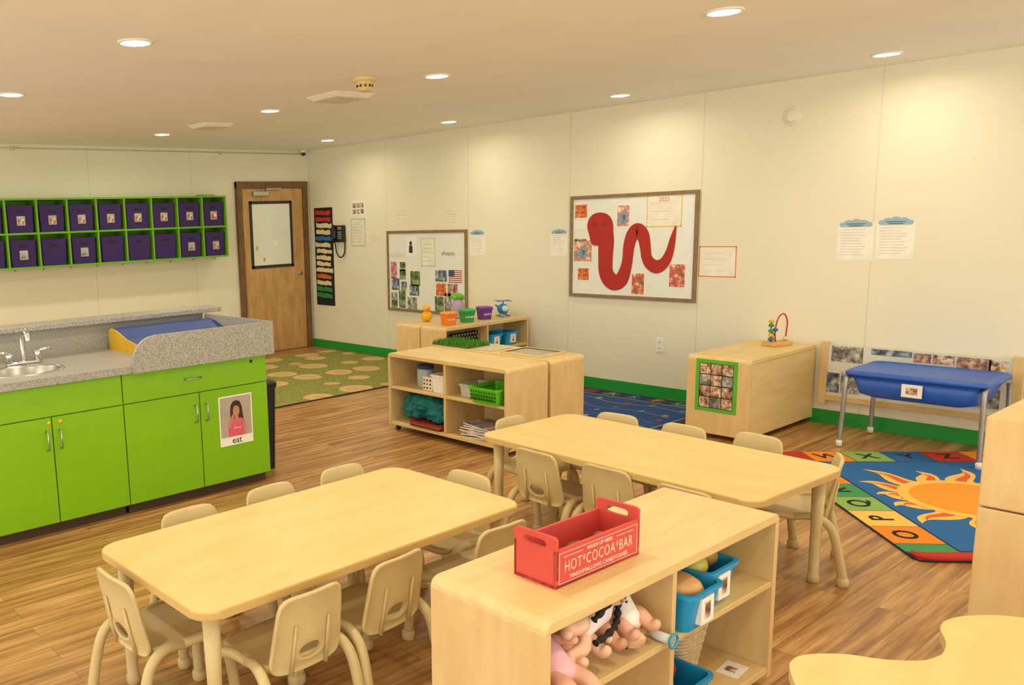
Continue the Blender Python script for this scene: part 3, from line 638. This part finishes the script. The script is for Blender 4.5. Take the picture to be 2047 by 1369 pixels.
def logrug():
    m,nt,b=newmat('forest_rug_print');v=coords(nt)
    n=noise(nt,v,60,5,.7);g=ramp(nt,n.outputs[0],[(.3,lin('#5f6b28')),(.5,lin('#888c3e')),(.7,lin('#b5ab5e'))])
    vo=nt.nodes.new('ShaderNodeTexVoronoi');vo.inputs['Scale'].default_value=2.3;vo.inputs['Randomness'].default_value=.45
    n2=noise(nt,v,3,2);ad=nt.nodes.new('ShaderNodeVectorMath');ad.operation='MULTIPLY_ADD';ad.inputs[1].default_value=(.08,.08,0)
    nt.links.new(n2.outputs['Color'],ad.inputs[0]);nt.links.new(v,ad.inputs[2]);nt.links.new(ad.outputs[0],vo.inputs['Vector'])
    ring=ramp(nt,vo.outputs['Distance'],[(0,lin('#c29a5e')),(.12,lin('#d0b27a')),(.2,lin('#c7a468')),(.28,lin('#d3b880')),(.37,lin('#cdaa70')),(.40,lin('#8a6638'))])
    msk=ramp(nt,vo.outputs['Distance'],[(.40,(1,1,1)),(.415,(0,0,0))])
    mx=nt.nodes.new('ShaderNodeMixRGB');nt.links.new(msk,mx.inputs[0]);nt.links.new(g,mx.inputs[1]);nt.links.new(ring,mx.inputs[2])
    nt.links.new(mx.outputs[0],b.inputs['Base Color']);b.inputs['Roughness'].default_value=.95
    return m
fr=M();fr.box(0,2.75,0,2.28,0,.010,darkgrey).box(.01,2.74,.01,2.27,.010,.0108,logrug())
solo('forest_rug',fr,(3.72,5.99,.0005),0,'green grass-print rug with tan log slices','rug')
# ------------------------------------------------------------ red crate
rc=thing('wooden_crate',(1.935,1.385,.6),math.radians(-1),'red wooden crate with white lettering and handle cutouts','crate')
crr=plain('#cf4a40',.6,var=.05);cl_,cd,chh=.37,.14,.105
part(rc,'crate_bottom',M().box(-cl_/2,cl_/2,-cd/2,cd/2,0.001,.01,crr))
fp=M().box(-cl_/2,cl_/2,-cd/2,-cd/2+.009,.0,chh,crr,.001)
y=-cd/2
cw=plain('#f2e2d2',.6)
for a in((-.172,.172,.010,.0112),(-.172,.172,.0938,.095),(-.172,-.1708,.010,.095),(.1708,.172,.010,.095)):fp.box(a[0],a[1],y-.0008,y,a[2],a[3],cw)
fp.text('WARM UP HERE',.0145,cw,FR(0,y,.082),sp=1.1);fp.text('HOT*COCOA*BAR',.044,cw,FR(0,y,.052),sx=.74,ext=.0006,off=-.0006,sp=1.12);fp.text('MARSHMALLOWS CANDYCANES',.0165,cw,FR(0,y,.022),off=-.0001,sp=1.05)
for sx in(-1,1):fp.box(sx*.115-.04,sx*.115+.04,y-.0008,y,.0815,.0826,cw)
part(rc,'front_panel',fp,'red panel lettered in white');part(rc,'rear_panel',M().box(-cl_/2,cl_/2,cd/2-.009,cd/2,0,chh,crr,.001))
for sx in(-1,1):
    e=M();x0=(cl_/2-.01) if sx>0 else -cl_/2
    A=[2*pi*k_/48 for k_ in range(48)]
    oo,ii=[],[]
    for a in A:
        dx,dz=math.cos(a),math.sin(a)
        t=min((cd/2)/abs(dx) if abs(dx)>1e-6 else 9,((.14-.115) if dz>0 else .115)/abs(dz) if abs(dz)>1e-6 else 9)
        oo.append((dx*t,.115+dz*t));t2=((abs(dx)/.0375)**4+(abs(dz)/.011)**4)**-.25;ii.append((dx*t2,.115+dz*t2))
    e.loft([[(x0,p[0],p[1]) for p in ii],[(x0,p[0],p[1]) for p in oo],[(x0+.01,p[0],p[1]) for p in oo],[(x0+.01,p[0],p[1]) for p in ii],[(x0,p[0],p[1]) for p in ii]],crr,False,False,False)
    part(rc,'end_panel',e,'red end panel with slot handle')
for i,(x,yy,c) in enumerate(((-.12,0,'#7a4038'),(-.07,.02,'#5f6f76'),(-.03,-.015,'#8a6a4a'),(.02,.02,'#8a4a40'),(.07,-.01,'#6a3a34'),(.12,.015,'#93665a'))):
    m_=M();m_.tube(catmull([(-.02,0,.0),(0,.006,.012),(.03,0,.008)],4),[.010,.013,.016,.018,.018,.016,.015,.013,.010],plain(c,.6));solo('play_food',m_,(1.935+x,1.385+yy,.63),i*.9,'small toy food piece lying in the red crate','toy food','toy food in the red crate')
# ------------------------------------------------------------ front shelf content
def bluebin(loc,rz,label,fruit,w=.19,d=.30,h=.13,col=None):
    o=thing('plastic_bin',loc,rz,label,'bin','bright blue plastic bins')
    part(o,'bin_body',M().tub(w,d,h,col or bluep,.86,.004,.025,.007))
    part(o,'label_card',M().box(-.035,.035,-d/2-.003,-d/2+.014,.020,h-.02,paper).box(-.015,.015,-d/2-.004,-d/2-.003,.035,h-.035,PH[8]),'white label card')
    for i,(x,y,z,r,c,n_) in enumerate(fruit):
        m_=M();m_.ball((0,0,0),r,plain(c,.4,var=.1));solo('toy_'+n_,m_,(loc[0]+x,loc[1]+y,loc[2]+z),i*.7,'toy %s in a blue bin'%n_,'toy food','toy food in blue bins')
S0=.371
bluebin((2.265,1.32,S0),.02,'bright blue bin with a tan toy bread loaf',[(0,-.03,.105,(.07,.09,.035),'#d8a66a','bread'),(.0,.07,.08,(.05,.04,.04),'#c99a54','potato')],.175,.27,.12)
bluebin((2.455,1.37,S0),.02,'bright blue bin heaped with toy vegetables',[(-.045,-.06,.115,(.045,.045,.04),'#c9bd52','pear'),(.04,-.03,.115,(.045,.06,.04),'#b08a45','potato'),(-.035,.04,.13,(.05,.055,.045),'#d9cd7a','squash'),(.03,.06,.12,(.04,.045,.04),'#9c9c3c','pepper'),(0,0,.10,(.05,.05,.04),'#c7b36a','onion')],.175,.27,.12)
bluebin((2.265,1.34,.072),.03,'bright blue bin with red toy apples',[(-.04,-.05,.09,(.036,.036,.036),'#b01f20','apple'),(.03,.0,.10,(.036,.036,.036),'#c02a25','apple'),(-.03,.05,.10,(.036,.036,.036),'#a51c1c','apple'),(0,-.03,.125,(.036,.036,.034),'#b8231f','apple')],.175,.28,.12)
wk=thing('wicker_basket',(2.47,1.42,.071),0,'pale woven wicker basket','basket')
wm=M()
for i in range(14):
    z=.008+i*.013;w=.14+.0035*i
    pth=[(x*(1+.012*(1 if (j+i)%2 else -1)),y*(1+.012*(1 if (j+i)%2 else -1)),z) for j,(x,y) in enumerate(rrect(w,w*1.1,.05,6))];pth.append(pth[0]);wm.tube(pth,.0065,plain('#d9c19a',.8,var=.15,scale=60),6)
wm.prism(rrect(.14,.15,.05,5),0.001,.006,plain('#cdb48a'));part(wk,'basket_body',wm)
solo('label_card',M().box(-.05,.05,-.035,.035,0,.001,paper).box(-.02,.015,-.015,.02,.001,.0015,PH[8]),(2.63,1.28,.0705),.1,'white card with a small picture lying on the shelf','card')
wb=M()
for z,s in((0.004,.8),(.05,.9),(.10,1)):
    pth=[(x*s,y*s,z) for x,y in rrect(.11,.14,.03,4)];pth.append(pth[0]);wb.tube(pth,.002,black,6)
for j,(x,y) in enumerate(rrect(.11,.14,.03,4)[::2]):wb.tube([(x*.8,y*.8,.004),(x,y,.10)],.0015,black,5)
solo('wire_basket',wb,(2.64,1.48,S0),0,'small black wire basket','basket')
# dolls
def doll(loc,rot,skinc,cloth=None,hairc=None,label='',hat=None,lg=0.0,sc=1,braid=False):
    o=thing('baby_doll',loc,0,label,'doll','dolls on the shelf',rot);o.scale=(sc,sc,sc)
    J=[(0,0,0,.036),(0,0,.05,.038),(0,0,.09,.036),(0,0,.118,.018),(0,-.004,.150,.038),(0,0,.178,.036),
       (.035,0,.10,.019),(.065,-.02,.075,.018),(.07,-.05,.05,.015),(.07,-.068,.043,.014),(-.035,0,.10,.019),(-.065,-.02,.08,.018),(-.07,-.045,.06,.015),(-.07,-.063,.053,.014),
       (.028,-.01,-.02,.028),(.040,-.03-lg,-.065+lg*.5,.027),(.045,-.02-lg*.6,-.12+lg*.3,.020),(.045,-.05-lg*.6,-.132+lg*.3,.016),(-.028,-.01,-.02,.028),(-.040,-.03-lg,-.07+lg*.5,.027),(-.048,-.02-lg*.6,-.125+lg*.3,.020),(-.048,-.05-lg*.6,-.137+lg*.3,.016)]
    Ed=[(0,1),(1,2),(2,3),(3,4),(4,5),(2,6),(6,7),(7,8),(8,9),(2,10),(10,11),(11,12),(12,13),(0,14),(14,15),(15,16),(16,17),(0,18),(18,19),(19,20),(20,21)]
    me=bpy.data.meshes.new('doll_body');me.from_pydata([j[:3] for j in J],Ed,[]);me.materials.append(skinc)
    ob=bpy.data.objects.new('doll_body',me);COL.objects.link(ob);ob.parent=o
    sm=ob.modifiers.new('s','SKIN');sm.use_smooth_shade=True
    for i,j in enumerate(J):
        d=me.skin_vertices[0].data[i];d.radius=(j[3],j[3]);d.use_root=(i==0)
    ob.modifiers.new('b','SUBSURF').levels=2;ob.modifiers['b'].render_levels=2
    f=M()
    for x in(-.013,.013):f.ball((x,-.040,.163),.0045,black,8)
    f.ball((0,-.043,.152),(.004,.005,.004),skinc,8).ball((0,-.039,.142),(.008,.003,.003),plain('#b5483f'),8);part(o,'doll_face',f)
    if cloth:part(o,'clothing',M().lathe([(.034,-.038),(.052,-.02),(.050,.03),(.050,.08),(.033,.112),(.022,.118)],cloth,sy=.95,seg=20))
    if hairc:
        h=M().ball((0,.008,.168),(.044,.042,.038),hairc)
        if braid:
            for sx in(-1,1):
                pth=catmull([(sx*.035,-.01,.165),(sx*.055,-.035,.12),(sx*.05,-.055,.06),(sx*.04,-.06,-.02)],8)
                h.tube(pth,[.009+.003*math.sin(i*1.6) for i in range(len(pth))],hairc,8)
        part(o,'hair',h)
    if hat:
        h=M()
        for i in range(6):
            a0=i*pi/2/6;a1=(i+1)*pi/2/6;h.lathe([(.045*math.cos(a0),.045*math.sin(a0)),(.045*math.cos(a1),.045*math.sin(a1))],hat[i%2],(0,.002,.155),18)
        part(o,'hat',h)
    return o
sk1=plain('#e6b094',.5,var=.04);sk2=plain('#c99070',.5,var=.04);sk3=plain('#e8bb9c',.5,var=.04)
braidc=plain('#15110f',.7)
doll((1.675,1.25,.425),(-1.0,.0,-.1),sk1,plain('#eab2bd',.8),None,'baby doll with a blue striped hat and pink outfit',(plain('#4a79c4',.8),white),.01,.9)
doll((1.80,1.35,.42),(-1.35,0,-.1),sk3,plain('#f0ebe4',.8),None,'baby doll in a white outfit with a blue hat',(plain('#4a9ad0',.8),plain('#4a9ad0',.8)),.02)
doll((1.92,1.35,.425),(-1.25,.1,.15),sk2,plain('#d6b9dc',.8),braidc,'baby doll in a lilac outfit with dark hair',None,.03,1)
doll((2.03,1.35,.425),(-1.3,0,-.1),sk1,plain('#e397ab',.8),plain('#5a3420',.7),'baby doll in a pink outfit with brown hair',None,.02)
doll((1.82,1.29,.505),(.3,1.35,.30),sk3,plain('#f1e6ea',.8),braidc,'baby doll with long black braids lying across the others',None,.02,.92,True)
doll((2.03,1.33,.49),(2.2,.25,-.25),sk3,plain('#f4ede6',.8),None,'bare-legged baby doll in a white diaper',None,.03,.85)
o=thing('toy_rattle',(2.105,1.225,.385),0,'pale plastic toy bottle with coloured rings','toy')
part(o,'bottle',M().tube([(0,-.03,0),(0,.02,0),(0,.03,0),(0,.045,0)],[.014,.014,.008,.006],plain('#dfe8ea',.2)));part(o,'ring',M().tube([(.02*math.cos(a*pi/8),-.035,.02*math.sin(a*pi/8)) for a in range(17)],.004,plain('#3f9cc8')))
# ------------------------------------------------------------ centre shelf content
def ml(x,y,z): return (4.24+y,4.735-x,z)
o=thing('plastic_jar',ml(.25,.15,.341),E,'clear plastic jar with a blue lid','jar')
part(o,'jar_body',M().lathe([(.06,0),(.065,.01),(.065,.13),(.055,.14)],plain('#aab7b4',.08,var=.1),seg=24));part(o,'lid',M().lathe([(.06,.141),(.062,.16),(.05,.166)],plain('#1d3f7a'),seg=24))
m_=M().box(-.05,.05,-.05,.05,0,.10,plain('#efe7d8',.6),.004)
for i in range(3):
    for j in range(3):m_.ball((-.03+i*.03,-.051,.02+j*.028),.008,plain(['#8a2b2b','#3a2a20','#b86a3a'][(i+j)%3]),8)
solo('patterned_box',m_,ml(.365,.10,.341),E,'small white box with dark red dots','box')
solo('plastic_bin',M().tub(.13,.2,.13,white,.9,.004,.015),ml(.485,.13,.341),E,'white plastic bin on the shelf','bin')
solo('plastic_bin',M().tub(.13,.2,.09,plain('#c9c6bb',.15),.9,.004,.015),ml(.73,.16,.341),E,'clear plastic bin on the shelf','bin')
gb=plain('#5fc21f',.35);gm=M().tub(.25,.28,.11,gb,.85,.004,.02,.008)
for r in range(3):
    for c in range(10):
        gm.box(-.105+c*.0225,-.094+c*.0225,-.139+.0,-.128,.025+r*.024,.040+r*.024,plain('#2c6b10'),mx=None)
        gm.box(-.124,-.114,-.105+c*.0225,-.094+c*.0225,.035+r*.02,.047+r*.02,plain('#2c6b10'))
solo('plastic_basket',gm,ml(.965,.10,.341),E,'lime green perforated plastic basket on the shelf','basket')
teal=plain('#1b7571',.85,var=.4,scale=25)
def heap(r,m_,seed):
    bm=bmesh.new();bmesh.ops.create_icosphere(bm,subdivisions=5,radius=1)
    for v in bm.verts:
        k_=1+.25*mn.noise(v.co*3+Vector((seed,0,0)))+.16*abs(mn.noise(v.co*7+Vector((seed*2,0,0))));v.co=Vector((v.co.x*r[0]*k_,v.co.y*r[1]*k_,max(v.co.z,-.4)*r[2]*k_))
    M_=M();M_.addbm(bm,m_,True);return M_
for i,(x,y,z,r) in enumerate(((.17,.17,.16,(.12,.12,.11)),(.41,.17,.16,(.12,.12,.11)),(.28,.14,.22,(.16,.10,.07)))):
    solo('teal_cloth',heap(r,teal,i),ml(x,y,z),E,'crumpled sheer teal cloth stuffed in the shelf','cloth','teal play cloths')
for i,c in enumerate(('#5a3a20','#b5482c','#8a2f28')):
    solo('serving_tray',M().tub(.30,.24,.018,plain(c,.4),.95,.003,.02,.004),ml(.38,.115,.071+i*.0125),E+.02*i,'shallow %s plastic tray in a stack'%('brown','orange','dark red')[i],'tray','stacked trays')
z=.071
for i in range(9):
    h=.010
    solo('magazine',M().box(-.12,.12,-.10,.10,0,h*.9,paper,.001).box(-.1205,.1205,-.1005,.1005,h*.8,h*.95,PH[(i*4)%9]),ml(.83+random.uniform(-.015,.015),.13+random.uniform(-.02,.02),z),E+random.uniform(-.3,.3),'thin picture magazine in a stack','magazine','stacked magazines');z+=h
gt=thing('grass_tray',(4.86,4.58,.59),E,'tray of artificial green grass on the shelf top','grass tray')
part(gt,'tray',M().box(-.19,.19,-.12,.12,0.001,.012,plain('#3c6a1c')))
gl=M();g1=plain('#4f8f1e',.8,var=.3,scale=60)
rnd=random.Random(3)
for i in range(1500):
    x=rnd.uniform(-.19,.19);y=rnd.uniform(-.12,.12);h=rnd.uniform(.02,.04);dx=rnd.uniform(-.012,.012);dy=rnd.uniform(-.012,.012);a=rnd.uniform(0,3.1);cx_,sx_=.003*math.cos(a),.003*math.sin(a)
    gl.add([(x-cx_,y-sx_,.012),(x+cx_,y+sx_,.012),(x+dx,y+dy,.012+h)],[[0,1,2]],g1)
g_=bpy.data.objects.new('grass_blades',gl.mesh('grass_blades',False));COL.objects.link(g_);g_.parent=gt;g_['kind']='stuff'
solo('white_mat',M().box(-.09,.09,-.12,.12,0,.004,plain('#c9c0a4')),(4.86,4.26,.591),E,'thin pale mat on the shelf top','mat')
mt_=thing('framed_tray',(4.88,3.90,.59),E,'square maple framed panel with a dark edge and grey surface','tray')
part(mt_,'tray_surface',M().box(-.165,.165,-.13,.13,.001,.008,plain('#a8a28c',.25)))
tf=M();dk=plain('#4a4234')
for (e_,w_,hh,mt) in ((.165,.012,.012,dk),(.18,.018,.014,maple)):
    yy=e_-.035
    for a in((-e_,e_,yy-w_,yy),(-e_,e_,-yy,-yy+w_),(-e_,-e_+w_,-yy+w_,yy-w_),(e_-w_,e_,-yy+w_,yy-w_)):tf.box(a[0],a[1],a[2],a[3],.001,hh,mt)
part(mt_,'tray_frame',tf)
# ------------------------------------------------------------ toys on far shelf
def bucket(x,y,c,txt,label,c2):
    o=thing('toy_bucket',(x,y,.611),-.35,label,'toy bucket','shape sorting buckets');o.scale=(.88,.88,.88)
    part(o,'bucket_body',M().tub(.135,.135,.11,plain(c,.4),.88,.004,.025,.004));part(o,'bucket_lid',M().loft([[(a,b,z) for a,b in rrect(w,w,.03,5)] for w,z in((.15,.111),(.152,.125),(.13,.135))],plain(c2,.4)))
    t_=M().text(txt,.034,white,FR(0,-.0715,.06));part(o,'bucket_label',t_,'white lettering')
bucket(5.60,5.42,'#ee7d1d','circle','orange toy bucket with lid','#f39b2c');bucket(5.86,5.44,'#1f9a4a','triangle','green toy bucket lettered triangle','#2cae58');bucket(6.12,5.46,'#6a2f8c','square','purple toy bucket with lid','#7b3aa3')
o=thing('toy_duck',(5.66,5.76,.611),-.6,'yellow plastic duck-shaped toy','toy');yl=plain('#f2b21c',.4)
part(o,'body',M().ball((0,0,.05),(.055,.05,.05),yl));part(o,'head',M().ball((0,0,.125),(.038,.036,.036),yl));part(o,'beak',M().ball((0,-.04,.12),(.014,.02,.008),plain('#e2711a')))
o=thing('stacking_toy',(6.04,5.72,.611),-.4,'tall toy with purple body and leafy green top','toy');o.scale=(.9,.9,.95)
part(o,'body',M().lathe([(.07,0),(.075,.02),(.06,.08),(.07,.13),(.05,.19),(.02,.21)],plain('#b9a2c9',.5)));t_=M()
for a in range(7):t_.ball((.05*math.cos(a*.9),.05*math.sin(a*.9),.21+.01*(a%2)),(.035,.035,.025),plain('#69b52c',.5),10)
t_.ball((0,0,.225),(.05,.05,.03),plain('#69b52c',.5));part(o,'leafy_top',t_)
o=thing('toy_helicopter',(6.36,5.44,.611),-.3,'blue plastic toy helicopter with rotor on top','toy');bb=plain('#2a7fc0',.4)
part(o,'body',M().ball((0,0,.075),(.055,.06,.05),bb).cyl((0,.04,.08),(0,.13,.10),.014,bb,.008));part(o,'window',M().ball((0,-.035,.08),(.04,.03,.032),plain('#bfe3ee',.15)))
part(o,'rotor',M().cyl((0,0,.12),(0,0,.155),.006,bb).box(-.10,.10,-.009,.009,.15,.156,bb,.002,mx=Matrix.Rotation(.4,4,'Z')).box(-.10,.10,-.009,.009,.1505,.1565,bb,.002,mx=Matrix.Rotation(1.97,4,'Z')))
sk_=M()
for sx in(-1,1):sk_.tube([(sx*.04,-.06,.012),(sx*.04,.06,.012)],.006,bb,8).cyl((sx*.04,0,.012),(sx*.03,0,.05),.005,bb)
part(o,'skid',sk_)
for x in(6.10,6.33):
    bluebin((x,5.40,.361),0,'small bright blue basket with a label on the shelf',[],.17,.22,.12)
pk=M().box(-.17,.17,-.02,.02,0,.17,black,.006)
for i in range(9):
    for j in range(5):pk.ball((-.15+i*.037+(j%2)*.018,-.020,.02+j*.033),(.006,.002,.006),white,8)
solo('polka_dot_cushion',pk,(5.75,5.38,.361),0,'black cushion with white polka dots on the shelf','cushion')
o=thing('bead_maze',(6.34,2.88,.571),-.3,'wooden bead maze toy with looped red wire','toy')
part(o,'base',M().box(-.095,.095,-.05,.05,0,.03,plain('#d9a95c'),.004))
part(o,'wire',M().tube(catmull([(-.02,0,.03),(-.025,0,.12),(.0,0,.20),(.05,0,.225),(.085,0,.17),(.08,0,.08),(.075,0,.03)],8),.005,plain('#c02a2a'),8).cyl((-.065,0,.03),(-.065,0,.18),.0045,plain('#3a8a3a')).cyl((-.04,0.02,.03),(-.04,0.02,.10),.0045,plain('#3a8a3a')))
for i,(x,y,z,c) in enumerate(((-.065,0,.05,'#2a63b8'),(-.065,0,.08,'#e0b020'),(-.065,0,.11,'#2a8a44'),(-.065,0,.15,'#2a8a44'),(-.065,0,.18,'#e0b020'),(-.03,.02,.05,'#e0b020'),(-.03,.02,.08,'#2a63b8'),(-.025,0,.115,'#2a63b8'),(.076,0,.045,'#d9d5c0'))):
    part(o,'bead',M().ball((x,y,z),(.02,.02,.014),plain(c,.3),12))
cg=M().box(-.145,.145,-.002,0,-.18,.18,plain('#58b52c',.6));cg.box(-.118,.118,-.003,-.002,-.155,.155,plain('#222222'))
for i in range(3):
    for j in range(4):cg.box(-.113+i*.078,-.041+i*.078,-.004,-.003,-.15+j*.077,-.08+j*.077,PH[[8,1,6,8][(i*2+j)%4]])
solo('photo_collage',cg,(5.60,2.93,.37),E,'green-framed poster of many small portrait photos','poster')
# ------------------------------------------------------------ world, camera
w=bpy.data.worlds.new('World');SC.world=w;w.use_nodes=True;bg=w.node_tree.nodes['Background'];bg.inputs[0].default_value=(1,.955,.80,1);bg.inputs[1].default_value=2.3
r=Vector((1.35867,-0.42483,-0.56401));th=r.length
Rm=Matrix.Rotation(th,4,r.normalized())
cam=bpy.data.cameras.new('camera');co=bpy.data.objects.new('camera',cam);COL.objects.link(co)
co.matrix_world=Matrix.Translation((0,0,1.569))@Rm
cam.sensor_width=36;cam.sensor_fit='HORIZONTAL';cam.lens=1713.74*36/2047
cam.shift_x=(1023.5-628.18)/2047;cam.shift_y=(739.59-684.5)/2047;cam.clip_start=.05
SC.camera=co
SC.view_settings.view_transform='Standard'
